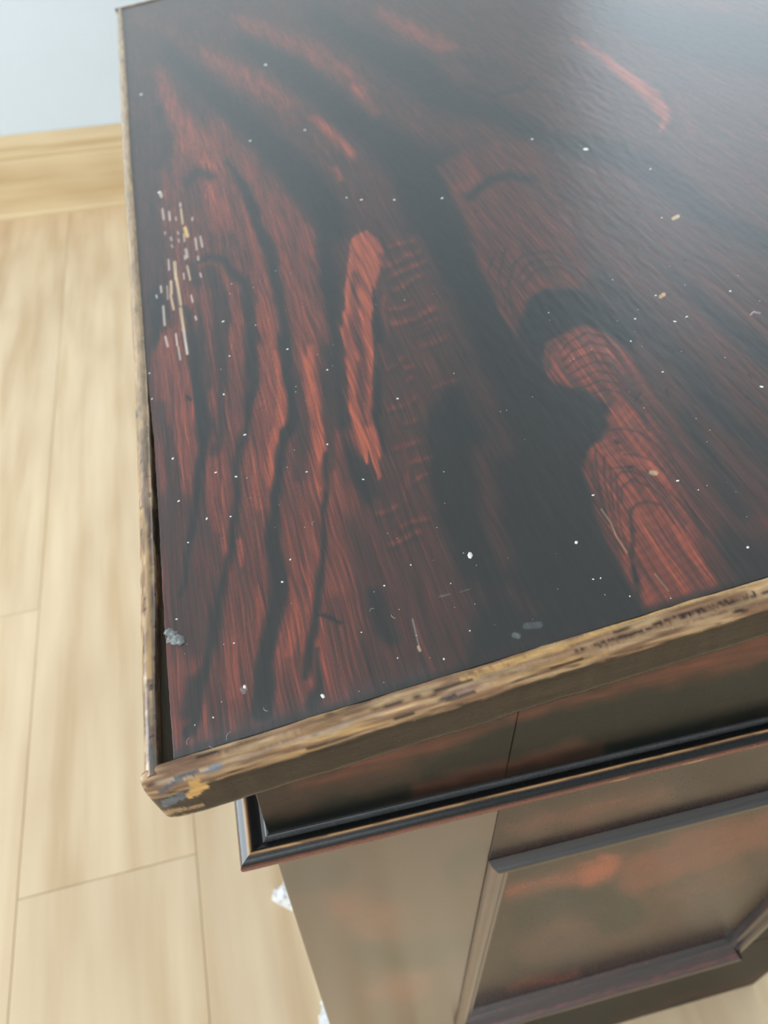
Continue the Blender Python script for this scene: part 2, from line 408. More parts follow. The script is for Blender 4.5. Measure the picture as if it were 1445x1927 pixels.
    S_(.34, 22, (880, 110, 12), (925, 140, 36), (960, 150, 16))
    S_(.14, 8, (880, 165, 3), (930, 182, 4), (985, 168, 4), (1000, 150, 3))
    S_(.06, 26, (612, 470, 14), (618, 520, 20), (626, 600, 14), (633, 680, 12), (638, 740, 10), (650, 800, 12))
    S_(.70, 14, (575, 425, 4), (588, 455, 5), (592, 475, 4))
    S_(.60, 12, (590, 520, 12), (603, 590, 12), (612, 640, 8))
    # middle: black field
    P_(.07, 64, (740, 250), (880, 300), (850, 380), (905, 470), (1000, 660), (1060, 700), (1160, 760), (1120, 900), (1210, 1165), (1050, 1200), (880, 1250), (880, 1180), (868, 1100), (850, 1020), (815, 940), (800, 860), (800, 790), (850, 720), (845, 620), (815, 520), (790, 440), (760, 360))
    S_(.40, 46, (840, 560, 14), (880, 690, 26), (950, 840, 22))
    S_(.42, 50, (905, 850, 16), (925, 960, 20), (950, 1060, 12)); S_(.36, 50, (960, 1110, 12), (1000, 1150, 14))
    S_(.36, 60, (880, 1130, 30), (830, 1200, 44), (760, 1270, 34))
    S_(.08, 26, (806, 760, 8), (826, 850, 16), (856, 960, 16), (884, 1060, 14))
    # the flame and the plaid strokes to its right
    P_(.41, 30, (700, 470), (790, 440), (840, 560), (850, 700), (800, 800), (810, 960), (840, 1060), (830, 1180), (700, 1260), (660, 1000), (690, 860), (700, 700))
    P_(.20, 24, (648, 830), (700, 880), (712, 930), (690, 960), (655, 900))
    P_(.90, 7, (688, 428), (710, 448), (721, 472), (719, 497), (712, 516), (709, 546), (697, 553), (704, 580), (702, 621), (699, 677), (695, 718), (704, 760), (710, 810), (717, 850), (718, 897), (711, 905), (700, 850), (696, 872), (688, 876), (677, 855), (664, 800), (658, 752), (649, 704), (647, 650), (645, 594), (648, 538), (655, 505), (657, 469), (669, 446))
    S_(.55, 12, (668, 520, 7), (664, 590, 8), (672, 650, 10), (680, 720, 8), (690, 800, 8))
    S_(.93, 8, (658, 660, 7), (664, 668, 5))
    S_(.12, 6, (703, 545, 2), (708, 600, 5), (712, 636, 5), (705, 640, 3))
    S_(.15, 8, (706, 690, 6), (708, 740, 9), (713, 800, 8), (722, 850, 6))
    S_(.62, 8, (722, 560, 4), (728, 600, 6), (727, 640, 5))
    S_(.58, 9, (716, 480, 4), (726, 500, 7), (735, 520, 4))
    cross = [(790, 590, 815, 578), (778, 600, 818, 582), (785, 610, 822, 596), (790, 622, 828, 604), (740, 612, 775, 600), (745, 585, 770, 570), (800, 646, 838, 634), (730, 690, 760, 672), (755, 690, 775, 690), (760, 720, 775, 712), (820, 732, 858, 714), (735, 772, 780, 752), (765, 795, 785, 788), (742, 844, 790, 828), (765, 872, 806, 860), (780, 905, 806, 893), (712, 965, 748, 952), (760, 990, 800, 976), (735, 1020, 790, 1004), (725, 500, 790, 470), (730, 520, 800, 490), (740, 545, 790, 520), (735, 465, 780, 450)]
    for x0, y0, x1, y1 in cross: S_(.66, 12, (x0, y0, 3.0), ((x0 + x1) / 2, (y0 + y1) / 2 + 2, 4.2), (x1, y1, 3.0))
    for x0, y0, x1, y1 in cross: S_(.26, 10, (x0 - 4, y0 + 11, 2.0), (x1 + 2, y1 + 11, 3.0))
    S_(.50, 9, (756, 690, 5), (764, 730, 5), (772, 790, 4)); S_(.55, 9, (758, 840, 4), (764, 900, 5), (768, 940, 4))
    S_(.50, 10, (698, 1020, 4), (703, 1060, 5), (706, 1100, 5))
    S_(.44, 20, (690, 960, 10), (690, 1060, 14), (684, 1120, 10))
    S_(.14, 16, (705, 1120, 14), (720, 1180, 20), (735, 1200, 14))
    # arched brown figure and dark notch
    P_(.52, 20, (820, 310), (900, 270), (1000, 262), (1040, 340), (1080, 440), (1112, 510), (1104, 538), (1060, 545), (1030, 545), (1000, 556), (985, 570), (978, 605), (976, 637), (955, 612), (940, 582), (925, 546), (908, 512), (897, 480), (880, 425), (846, 360))
    S_(.55, 14, (925, 500, 8), (940, 550, 10), (955, 590, 8), (970, 620, 4))
    S_(.56, 14, (1000, 545, 8), (1040, 525, 10), (1085, 520, 12), (1098, 530, 8))
    S_(.62, 18, (862, 356, 8), (880, 346, 10)); S_(.52, 18, (940, 318, 6), (985, 308, 9), (1000, 312, 8))
    S_(.08, 12, (884, 372, 5), (920, 338, 7), (960, 330, 7), (1000, 338, 5))
    P_(.05, 12, (992, 566), (1030, 546), (1085, 545), (1115, 555), (1200, 620), (1190, 660), (1150, 632), (1095, 612), (1055, 622), (1030, 645), (1018, 680), (1000, 660), (985, 640), (980, 606))
    # right field: long dark and blue-black streaks
    S_(.07, 26, (960, 236, 8), (1076, 274, 18), (1173, 292, 24), (1254, 338, 22), (1334, 402, 20), (1450, 462, 18))
    S_(.14, 34, (1130, 530, 18), (1207, 600, 22), (1270, 670, 22), (1311, 722, 24), (1370, 790, 24), (1450, 870, 28))
    S_(.11, 18, (1270, 515, 6), (1342, 587, 14), (1394, 628, 18), (1450, 674, 20))
    S_(.48, 14, (1320, 595, 5), (1363, 640, 7), (1425, 703, 7), (1450, 735, 6))
    S_(.40, 30, (1060, 320, 10), (1150, 420, 16), (1230, 500, 14), (1300, 580, 10))
    S_(.16, 26, (1290, 780, 12), (1350, 880, 16), (1400, 960, 16))
    S_(.42, 40, (1380, 840, 20), (1450, 930, 30))
    S_(.38, 18, (1345, 800, 6), (1410, 900, 8), (1450, 950, 8))
    S_(.16, 40, (1340, 1000, 16), (1400, 1050, 40), (1450, 1065, 40))
    S_(.95, 12, (1077, 71, 3), (1110, 90, 5), (1141, 109, 8), (1189, 151, 11), (1231, 187, 14), (1252, 215, 10), (1248, 232, 6), (1242, 246, 3))
    S_(.54, 16, (1270, 180, 8), (1296, 226, 10), (1300, 248, 10)); S_(.45, 14, (1190, 280, 8), (1222, 268, 8))
    S_(.55, 22, (1230, -6, 8), (1300, 5, 10), (1370, 16, 10))
    S_(.10, 30, (1130, 20, 16), (1260, 60, 36), (1400, 90, 50), (1460, 110, 50))
    S_(.44, 26, (1380, 135, 12), (1450, 170, 14))
    # the two combed red lobes
    P_(.68, 16, (1022, 690), (1026, 662), (1042, 634), (1065, 620), (1100, 612), (1140, 625), (1172, 650), (1195, 690), (1225, 745), (1250, 800), (1275, 860), (1300, 920), (1322, 985), (1340, 1050), (1352, 1110), (1300, 1135), (1205, 1160), (1192, 1120), (1176, 1085), (1163, 1050), (1146, 1020), (1129, 980), (1116, 940), (1103, 900), (1099, 872), (1106, 858), (1121, 842), (1134, 825), (1141, 800), (1146, 776), (1143, 760), (1125, 747), (1105, 736), (1075, 731), (1046, 721), (1027, 704))
    P_(.48, 36, (1195, 690), (1240, 760), (1300, 860), (1350, 960), (1360, 1090), (1330, 1060), (1290, 930), (1240, 830), (1190, 740))
    S_(.46, 12, (1030, 690, 6), (1040, 650, 7), (1060, 632, 5))
    S_(.80, 14, (1075, 664, 6), (1110, 654, 8), (1145, 664, 7)); S_(.80, 14, (1160, 770, 10), (1185, 785, 10))
    S_(.80, 12, (1168, 862, 6), (1195, 864, 8), (1225, 878, 8), (1250, 900, 6)); S_(.74, 14, (1205, 965, 10), (1235, 975, 12))
    S_(.74, 12, (1255, 950, 5), (1285, 1000, 6), (1315, 1050, 8))
    S_(.36, 14, (1110, 880, 5), (1122, 930, 6), (1140, 985, 6), (1160, 1030, 5))
    S_(.10, 16, (1190, 1070, 6), (1196, 1120, 6), (1205, 1160, 10))
    arcs = []
    for k in range(7):
        dx, dy = 6 + 5.2 * k, 17.5 * k
        arcs.append([(1048 + dx, 662 + dy - k * 3), (1066 + dx, 640 + dy), (1098 + dx, 626 + dy), (1132 + dx, 634 + dy), (1158 + dx, 662 + dy), (1184 + dx, 706 + dy)])
    arcs += [[(1144, 811), (1170, 806), (1204, 814), (1236, 838), (1268, 876)], [(1176, 856), (1196, 856), (1222, 866), (1250, 888), (1280, 925), (1310, 975)],
             [(1149, 884), (1184, 880), (1210, 890), (1249, 917), (1289, 956), (1328, 1009)], [(1156, 905), (1168, 890), (1190, 888), (1220, 900), (1250, 930), (1290, 985)],
             [(1168, 943), (1170, 917), (1189, 903), (1223, 917), (1249, 938), (1290, 1000)], [(1186, 964), (1197, 948), (1218, 943), (1244, 951), (1268, 985)],
             [(1123, 851), (1124, 890), (1131, 943), (1146, 985)], [(1140, 862), (1138, 900), (1146, 950), (1158, 1000)], [(1150, 890), (1151, 930), (1158, 985), (1172, 1040)], [(1160, 890), (1162, 943), (1168, 995), (1183, 1043)]]
    dk = np.zeros(len(px)); qa = px + .35 * (q - px)
    for c in arcs:
        dk = np.maximum(dk, stroke_mask(qa, [(x, y, 1.4 + .8 * ((x * 7 + y) % 3) / 3) for x, y in c], 7) * (.55 + .45 * fbm(a * 40, b * 40, 1)))
    dk = np.maximum(dk, stroke_mask(q, [(1186, 960, 3), (1190, 1000, 4), (1189, 1040, 4), (1192, 1090, 3)], 7))
    for c in ([(960, 505), (985, 480), (1030, 472), (1075, 490)], [(975, 520), (1000, 492), (1040, 486), (1085, 505)], [(985, 535), (1010, 508), (1050, 500), (1092, 520)], [(930, 480), (920, 510), (938, 550)], [(950, 470), (938, 520), (955, 580)], [(968, 500), (955, 540), (968, 600)]):
        dk = np.maximum(dk, .7 * stroke_mask(qa, [(x, y, 1.8) for x, y in c], 8))
    # very fine combing across the lobes
    cu = q[:, 0] * .55 + q[:, 1] * .85
    comb = .5 + .5 * np.sin(cu / 3.1 + 6 * w2)
    lobe = poly_mask(px, [(1022, 690), (1065, 620), (1140, 625), (1195, 690), (1250, 800), (1352, 1110), (1205, 1160), (1100, 872), (1146, 776)], 30)
    t = t - .34 * dk - .14 * lobe * (comb - .5) * fbm(a * 60, b * 60, 2) * .8
    # brush streaks
    amp = .10 + .42 * sstep((t - .08) / .5)
    t = t + amp * ((st_a - .5) * 1.0 + (st_b - .5) * 1.0 + (st_c - .5) * .5)
    # darker line along the front and left edge
    e1 = sstep(1 - (b - .577) / (.020 + .02 * w2)); t = t * (1 - .75 * e1) + .08 * .75 * e1
    e2 = sstep(1 - (a + .200) / .022) * sstep((b - .8) / .5); t = t * (1 - .85 * e2) + .06 * .85 * e2
    col = ramp(t)
    # dust film near the front corner
    d = stroke_mask(px, [(345, 1425, 30), (420, 1395, 34), (520, 1360, 22), (640, 1320, 10), (800, 1270, 4)], 70) * (.35 + .65 * fbm(a * 260, b * 260, 3))
    col = col * (1 - .7 * d[:, None]) + np.array([.05, .05, .054]) * .7 * d[:, None]
    def C_(c, soft, al, *pts):
        nonlocal col
        m_ = (stroke_mask(px, pts, soft) * al)[:, None]; col = col * (1 - m_) + np.array(c) * m_
    tan, pale, org = (.62, .43, .26), (.60, .46, .38), (.72, .44, .14)
    K = 2.89
    scr = [(295, 185, 300, 200, 4.5, pale), (305, 270, 312, 325, 2.5, pale), (342, 285, 346, 330, 2.5, pale), (378, 315, 380, 330, 2, pale), (402, 240, 404, 255, 2.5, pale), (406, 270, 416, 350, 2.5, tan), (428, 375, 440, 415, 5.5, org), (422, 405, 426, 445, 2.5, tan), (468, 318, 468, 330, 2.5, pale), (388, 395, 392, 405, 2, pale), (350, 425, 355, 440, 2.5, pale), (392, 435, 396, 448, 2, pale), (484, 430, 492, 490, 2.5, pale), (512, 420, 522, 475, 2.5, pale), (432, 490, 440, 530, 4, pale), (428, 525, 430, 540, 3, pale), (338, 545, 342, 600, 2.2, pale), (498, 530, 500, 545, 3, pale), (372, 560, 380, 650, 4.5, tan), (382, 650, 404, 790, 4, tan), (440, 580, 456, 655, 2.5, tan), (510, 620, 516, 638, 2.2, pale), (352, 665, 354, 730, 4, tan), (350, 740, 366, 815, 3.2, tan), (310, 800, 318, 900, 3.2, pale), (296, 690, 300, 722, 2.2, pale), (404, 810, 420, 930, 4.2, tan), (420, 930, 440, 1055, 4, pale), (378, 950, 386, 1010, 2.6, pale), (392, 1020, 402, 1088, 2.4, pale), (322, 965, 334, 1015, 3, pale), (462, 740, 470, 775, 2.2, pale), (484, 855, 490, 870, 2.4, pale), (420, 620, 424, 650, 1.8, pale), (318, 395, 320, 405, 2, pale), (330, 690, 334, 760, 1.6, pale), (272, 740, 276, 752, 2, pale), (355, 465, 360, 478, 2, pale)]
    for x0, y0, x1, y1, r, c in scr: C_(c, 3.0, .95, (200 + x0 / K, 300 + y0 / K, r / K * 1.9), (200 + x1 / K, 300 + y1 / K, r / K * 1.9))
    # long fine scratches, dents and chips
    for c, al, w, pts in (((.5, .33, .2), .8, .7, [(1131, 958), (1150, 985), (1160, 1010), (1180, 1040)]), (tan, .55, .7, [(1232, 1080), (1258, 1112)]), ((.2, .18, .17), .7, .8, [(826, 1123), (846, 1118)]), ((.2, .18, .17), .6, .6, [(865, 1114), (885, 1108)]), ((.25, .22, .20), .8, 1.2, [(776, 1165), (782, 1190), (788, 1215)]), (tan, .8, 2.4, [(787, 1217), (790, 1224)]), ((.5, .35, .2), .9, 4, [(1225, 889), (1234, 891)]), ((.6, .36, .14), .9, 3.5, [(1243, 558), (1249, 554)]), ((.6, .4, .22), .9, 3.2, [(1267, 411), (1276, 407)]), ((.16, .17, .17), .6, 5, [(968, 1195), (975, 1197)]), ((.12, .13, .13), .5, 6, [(990, 1178), (1015, 1176)]), ((.5, .32, .26), .8, 1.2, [(1412, 592), (1418, 587), (1430, 589)]), ((.28, .2, .18), .8, 3.5, [(455, 1297), (459, 1303)]), ((.3, .22, .16), .6, 3, [(460, 1292), (462, 1297)])):
        C_(c, 2.2, al, *[(x, y, w) for x, y in pts])
    for x0, y0, x1, y1, w in ((1265, 322, 1283, 334, 3), (1340, 84, 1368, 80, 3), (1328, 85, 1335, 84, 2), (1290, 68, 1294, 69, 2), (1355, 33, 1368, 34, 1.5), (1418, 13, 1424, 16, 2), (1320, 415, 1338, 422, 2.5), (1326, 410, 1330, 412, 2), (1265, 661, 1277, 659, 3), (1253, 735, 1257, 745, 3), (1286, 490, 1291, 490, 2), (1376, 692, 1380, 695, 2), (1408, 704, 1414, 712, 2), (1326, 738, 1331, 744, 2.5), (1404, 747, 1410, 751, 2), (1195, 755, 1205, 740, 2), (1198, 399, 1204, 402, 2.5), (1150, 210, 1158, 211, 1.5), (1285, 159, 1289, 160, 1.5), (1370, 238, 1374, 239, 2), (1400, 345, 1412, 347, 1.5), (1200, 620, 1212, 640, 1.3), (1226, 623, 1230, 628, 1.5), (596, 70, 650, 60, 1.6), (585, 66, 587, 67, 2.2), (1183, 880, 1190, 878, 2), (352, 747, 358, 752, 3.5), (1158, 830, 1163, 834, 3), (893, 398, 897, 399, 2)):
        C_((.006, .005, .005), 2.5, .85, (x0, y0, w), (x1, y1, w))
    return col

NB, NA = 860, 780
bb = .5775 * np.exp(np.linspace(0, math.log(4.975 / .5775), NB))
s = np.linspace(0, 1, NA)
aL = np.interp(bb, [.575, .87, 1.05, 1.3, 1.5, 1.7, 5], [-.1865, -.1872, -.1850, -.1840, -.1890, -.1960, -.2050]) + .0016 * (vn(bb * 60, bb * 0 + .5) - .5)
aR = np.minimum(.86 + (bb - .654) * .665, 2.37)
A = aL[:, None] + s[None, :] * (aR - aL)[:, None]
A = np.concatenate([A, np.full((NB, 1), 2.375)], 1)
B = np.repeat(bb[:, None], NA + 1, 1)
A_, B_ = A.ravel(), B.ravel()
Wp = lidw(A_, B_, np.zeros_like(A_))
pxs = to_px(Wp)
lid_col = panel_paint(pxs, A_, B_)
nrm = .0010 * (fbm(A_ * 6, B_ * 2, 2) - .5) + .0005 * (fbm(A_ * 60, B_ * 14, 2) - .5)
Wp = lidw(A_, B_, nrm)
Q = grid_faces(NB, NA + 1)
# turned-down left and front edges of the panel
NC = NA + 1
left = np.arange(NB) * NC; front = np.arange(NC)
sk1 = lidw(A_[left] + .002, B_[left], -.021); sk2 = lidw(A_[front], B_[front] , -.021)
o1 = len(Wp); o2 = o1 + NB
q1 = np.stack([left[:-1], left[1:], o1 + np.arange(1, NB), o1 + np.arange(NB - 1)], 1)
q2 = np.stack([front[1:], front[:-1], o2 + np.arange(NC - 1), o2 + np.arange(1, NC)], 1)
VV = np.concatenate([Wp, sk1, sk2]); QQ = np.concatenate([Q, q1, q2])
ec = np.full((NB, 3), (.10, .075, .05)); ec2 = np.full((NC, 3), (.01, .008, .008))
lid = part('lid', VV, QQ, LID_PAINT, smooth=True, color=np.concatenate([lid_col, ec, ec2]))
# base board beneath, seen down in the gap on the left
cv = [(-.216, .56, -.108), (2.385, .56, -.108), (2.385, 4.985, -.108), (-.216, 4.985, -.108), (-.216, .56, -.0225), (2.385, .56, -.0225), (2.385, 4.985, -.0225), (-.216, 4.985, -.0225)]
cb_ = part('base_board', lidw(*np.array(cv).T), [(3, 2, 1, 0), (4, 5, 6, 7), (0, 1, 5, 4), (1, 2, 6, 5), (2, 3, 7, 6), (3, 0, 4, 7)], GAPWOOD, lid)

# ---- worn edge bands: a rounded section swept along each side
TAN = np.array([.46, .30, .165]); OCH = np.array([.56, .33, .125]); MID = np.array([.23, .125, .072]); DRK = np.array([.018, .013, .013]); FACE = np.array([.026, .015, .009]); GREY = np.array([.10, .115, .14])
def wood_band(prof, length, n, place, seed, kind):
    """prof: (offset, n) section from the panel side over the top and down the face"""
    P = np.array(prof, float); seg = np.r_[0, np.cumsum(np.hypot(*np.diff(P, axis=0).T))]
    m_ = 44
    si = np.linspace(0, seg[-1], m_); O = np.interp(si, seg, P[:, 0]); Nn = np.interp(si, seg, P[:, 1])
    l = length(np.linspace(0, 1, n))
    Lg = np.repeat(l[:, None], m_, 1); Og = np.repeat(O[None], n, 0); Ng = np.repeat(Nn[None], n, 0)
    wob = (fbm(Lg * 16 + seed, Og * 90, 3) - .5)
    ka, kb = (.0045, .004) if kind != 'left' else (.0016, .0012)
    Og2 = Og + ka * wob; Ng2 = Ng + kb * (fbm(Lg * 22 + seed + 50, Ng * 90 + Og * 60, 3) - .5)
    return Lg, Og2, Ng2, Og, Ng, si
def band_color(Lg, Og, Ng, px, seed, topn):
    f1 = fbm(Lg * 9 + seed, Og * 120 + Ng * 120, 3); f2 = fbm(Lg * 11 + seed, Og * 210 + Ng * 210 + 9, 3); f3 = fbm(Lg * 4 + seed + 3, Og * 330 + Ng * 330, 2)
    fib = fbm(Lg * 14, Ng * 520 + Og * 520 + seed, 2)
    col = np.repeat(MID[None], Lg.size, 0)
    mixc = lambda c, m_: col * (1 - m_[:, None]) + np.asarray(c) * m_[:, None]
    f1, f2, f3, fib = (v.ravel() for v in (f1, f2, f3, fib))
    Nr = Ng.ravel()
    col = mixc(TAN, sstep((f1 - .42) / .22)); col = mixc(OCH, .7 * sstep((f3 - .60) / .12))
    col = mixc(DRK, sstep((f2 - .635) / .06) * .9); col = mixc((.045, .02, .03), .8 * sstep((f3 - .25) / -.1))
    col = col * (.7 + .6 * fib[:, None])
    edge = topn + .012 * (fbm(Lg * 11 + seed, Lg * 0, 3).ravel() - .5)
    fm = sstep((edge - Nr) / .005)
    face = FACE * (.45 + 1.3 * fib[:, None] ** 1.5)
    col = col * (1 - fm[:, None]) + face * fm[:, None]
    return col, fm
# front band (faces the viewer)
fp = [(.5768, -.03), (.5768, .001), (.573, .0050), (.564, .0058), (.556, .0035), (.549, -.003), (.5435, -.013), (.5405, -.026), (.540, -.04), (.540, -.075), (.5395, -.100), (.543, -.110), (.552, -.113), (.5768, -.113)]
n = 760
len_f = lambda x: -.236 + 2.63 * np.where(x < .8, x * .5, .4 + (x - .8) * 3.0)
Lg, Og2, Ng2, Og, Ng, si = wood_band(fp, len_f, n, None, 1.0, 'front')
da = Lg + .236
fr = .52 + .48 * np.sqrt(np.clip(1 - (1 - np.clip(da / .032, 0, 1)) ** 2, 0, 1))
Og2 = .5600 + (Og2 - .5600) * fr; Ng2 = -.052 + (Ng2 + .052) * (.72 + .28 * fr)
W = lidw(Lg.ravel(), Og2.ravel(), Ng2.ravel()); pf = to_px(W)
colr, fm = band_color(Lg, Og, Ng, pf, 1.0, -.026)
def over(col, px, c, soft, al, *pts):
    m_ = (stroke_mask(px, pts, soft) * al)[:, None]; return col * (1 - m_) + np.array(c) * m_
wp = pf + 5 * np.stack([fbm(pf[:, 0] / 9, pf[:, 1] / 5, 3) - .5, fbm(pf[:, 0] / 9 + 40, pf[:, 1] / 5, 3) - .5], 1) * 2
colr = over(colr, wp, (.28, .16, .075), 10, .8, (400, 1440, 8), (560, 1385, 9), (640, 1350, 8))
colr = over(colr, wp, TAN * .9, 8, .8, (420, 1420, 4), (520, 1392, 4), (560, 1376, 3))
colr = over(colr, wp, GREY * 1.6, 4, .9, (388, 1452, 5), (412, 1440, 6))
colr = over(colr, wp, GREY * .9, 3, .95, (300, 1492, 3), (318, 1478, 4), (345, 1462, 4), (365, 1452, 4))
colr = over(colr, wp, (.02, .018, .022), 3, .8, (330, 1463, 2), (372, 1452, 3))
colr = over(colr, wp, GREY * 1.0, 3, .95, (310, 1512, 7), (343, 1498, 7))
colr = over(colr, wp, (.60, .34, .11), 3, .97, (357, 1496, 7), (372, 1484, 10), (388, 1480, 4))
colr = over(colr, wp, (.60, .34, .11), 3, .97, (360, 1475, 6), (372, 1470, 5))
colr = over(colr, wp, (.42, .25, .12), 4, .9, (310, 1530, 5), (360, 1520, 2), (380, 1515, 3))
colr = over(colr, wp, (.50, .30, .13), 4, .9, (315, 1544, 4), (390, 1528, 3), (432, 1516, 2))
colr = over(colr, wp, (.02, .014, .01), 3, .9, (332, 1534, 1.5), (380, 1520, 2), (420, 1508, 2))
colr = over(colr, wp, OCH, 6, .9, (870, 1278, 4), (960, 1246, 5), (1050, 1220, 4), (1150, 1180, 4), (1300, 1130, 4), (1440, 1094, 4))
colr = over(colr, wp, (.32, .18, .09), 6, .8, (900, 1290, 3), (1000, 1252, 4), (1120, 1215, 4), (1250, 1170, 4))
colr = over(colr, wp, DRK, 4, .9, (1080, 1228, 2), (1180, 1196, 3), (1290, 1156, 3), (1445, 1112, 4))
colr = over(colr, wp, TAN * .8, 4, .85, (1100, 1236, 3), (1200, 1200, 3), (1300, 1166, 4), (1445, 1124, 3))
bandf = part('edge_band', W, grid_faces(n, 44).tolist() + [tuple(range(44))], EDGE_WOOD, lid, smooth=True, color=colr)
bandf['label'] = 'worn near edge band of the lid with bare orange chips'
# left band
lp = [(-.2105, -.03), (-.2107, .0035), (-.2135, .0058), (-.219, .0062), (-.2255, .003), (-.231, -.005), (-.2345, -.018), (-.2352, -.035), (-.2352, -.10), (-.231, -.112), (-.2105, -.113)]
n = 900
len_l = lambda x: .560 * np.exp(x * math.log(4.99 / .560))
Lg, Og2, Ng2, Og, Ng, si = wood_band(lp, len_l, n, None, 30.0, 'left')
kx = np.clip(Lg / 1.0, .6, 3)
a_in = np.interp(Lg, [.5755, .70, .874, 1.088, 1.36, 1.555, 2.07, 2.85, 4.14, 4.96], [-.209, -.2064, -.1985, -.1945, -.1905, -.189, -.192, -.1955, -.195, -.200])
a_out = np.interp(Lg, [.55, .81, 1.05, 1.57, 2.09, 2.88, 4.17, 5], [-.236, -.234, -.2295, -.2265, -.2275, -.2330, -.2345, -.235])
Og2 = a_in + (Og2 + .2105) / (-.2352 + .2105) * (a_out - a_in)
W = lidw(Og2.ravel(), Lg.ravel(), Ng2.ravel()); pf = to_px(W)
colr, fm = band_color(np.log(Lg) * 2.2, Og, Ng, pf, 30.0, -.05)
inner = sstep((Og.ravel() + .2235) / .004) * (.75 * sstep((fbm(Lg.ravel() * 7, Og.ravel() * 300, 3) - .38) / .1)) * sstep((2.3 - Lg.ravel()) / 1.4)
colr = colr * (1 - inner[:, None]) + np.array([.05, .028, .022]) * inner[:, None]
pale = .55 * sstep((Lg.ravel() - .9) / .8); colr = colr * (1 - pale[:, None]) + np.array([.46, .31, .155]) * pale[:, None] * (.75 + .5 * fbm(Lg.ravel() * 8, Og.ravel() * 200, 3))[:, None]
wp = pf
colr = over(colr, wp, (.03, .06, .11), 3, .9, (254, 775, 3), (257, 784, 3))
colr = over(colr, wp, (.55, .33, .12), 4, .8, (268, 960, 3), (271, 985, 3), (277, 1040, 4), (279, 1110, 3), (281, 1190, 3), (281, 1275, 4))
colr = over(colr, wp, (.10, .085, .07), 6, .85, (284, 1405, 6), (290, 1440, 8))
bandl = part('edge_band', W, grid_faces(n, 44, flip=True).tolist() + [tuple(range(44))[::-1]], SIDE_WOOD, lid, smooth=True, color=colr)
bandl['label'] = 'worn tan edge band along the long side of the lid'
# back band and right band
for (pr, ax, l0, l1, sd) in (([(4.977, -.03), (4.977, .004), (4.985, .006), (4.996, .002), (5.0, -.02), (5.0, -.10), (4.99, -.112), (4.977, -.113)], 'a', -.2352, 2.394, 70.),
                             ([(2.377, -.03), (2.377, .004), (2.382, .006), (2.391, .001), (2.395, -.02), (2.395, -.10), (2.39, -.112), (2.377, -.113)], 'b', .54, 4.99, 90.)):
    n = 220
    Lg, Og2, Ng2, Og, Ng, si = wood_band(pr, lambda x: l0 + (l1 - l0) * x, n, None, sd, ax)
    W = lidw(Lg.ravel(), Og2.ravel(), Ng2.ravel()) if ax == 'a' else lidw(Og2.ravel(), Lg.ravel(), Ng2.ravel())
    colr, fm = band_color(Lg, Og, Ng, to_px(W), sd, .0)
    colr = colr * .5 + np.array([.05, .035, .04]) * .5
    part('edge_band', W, grid_faces(n, 44, flip=(ax == 'a')).tolist(), EDGE_WOOD, lid, smooth=True, color=colr)

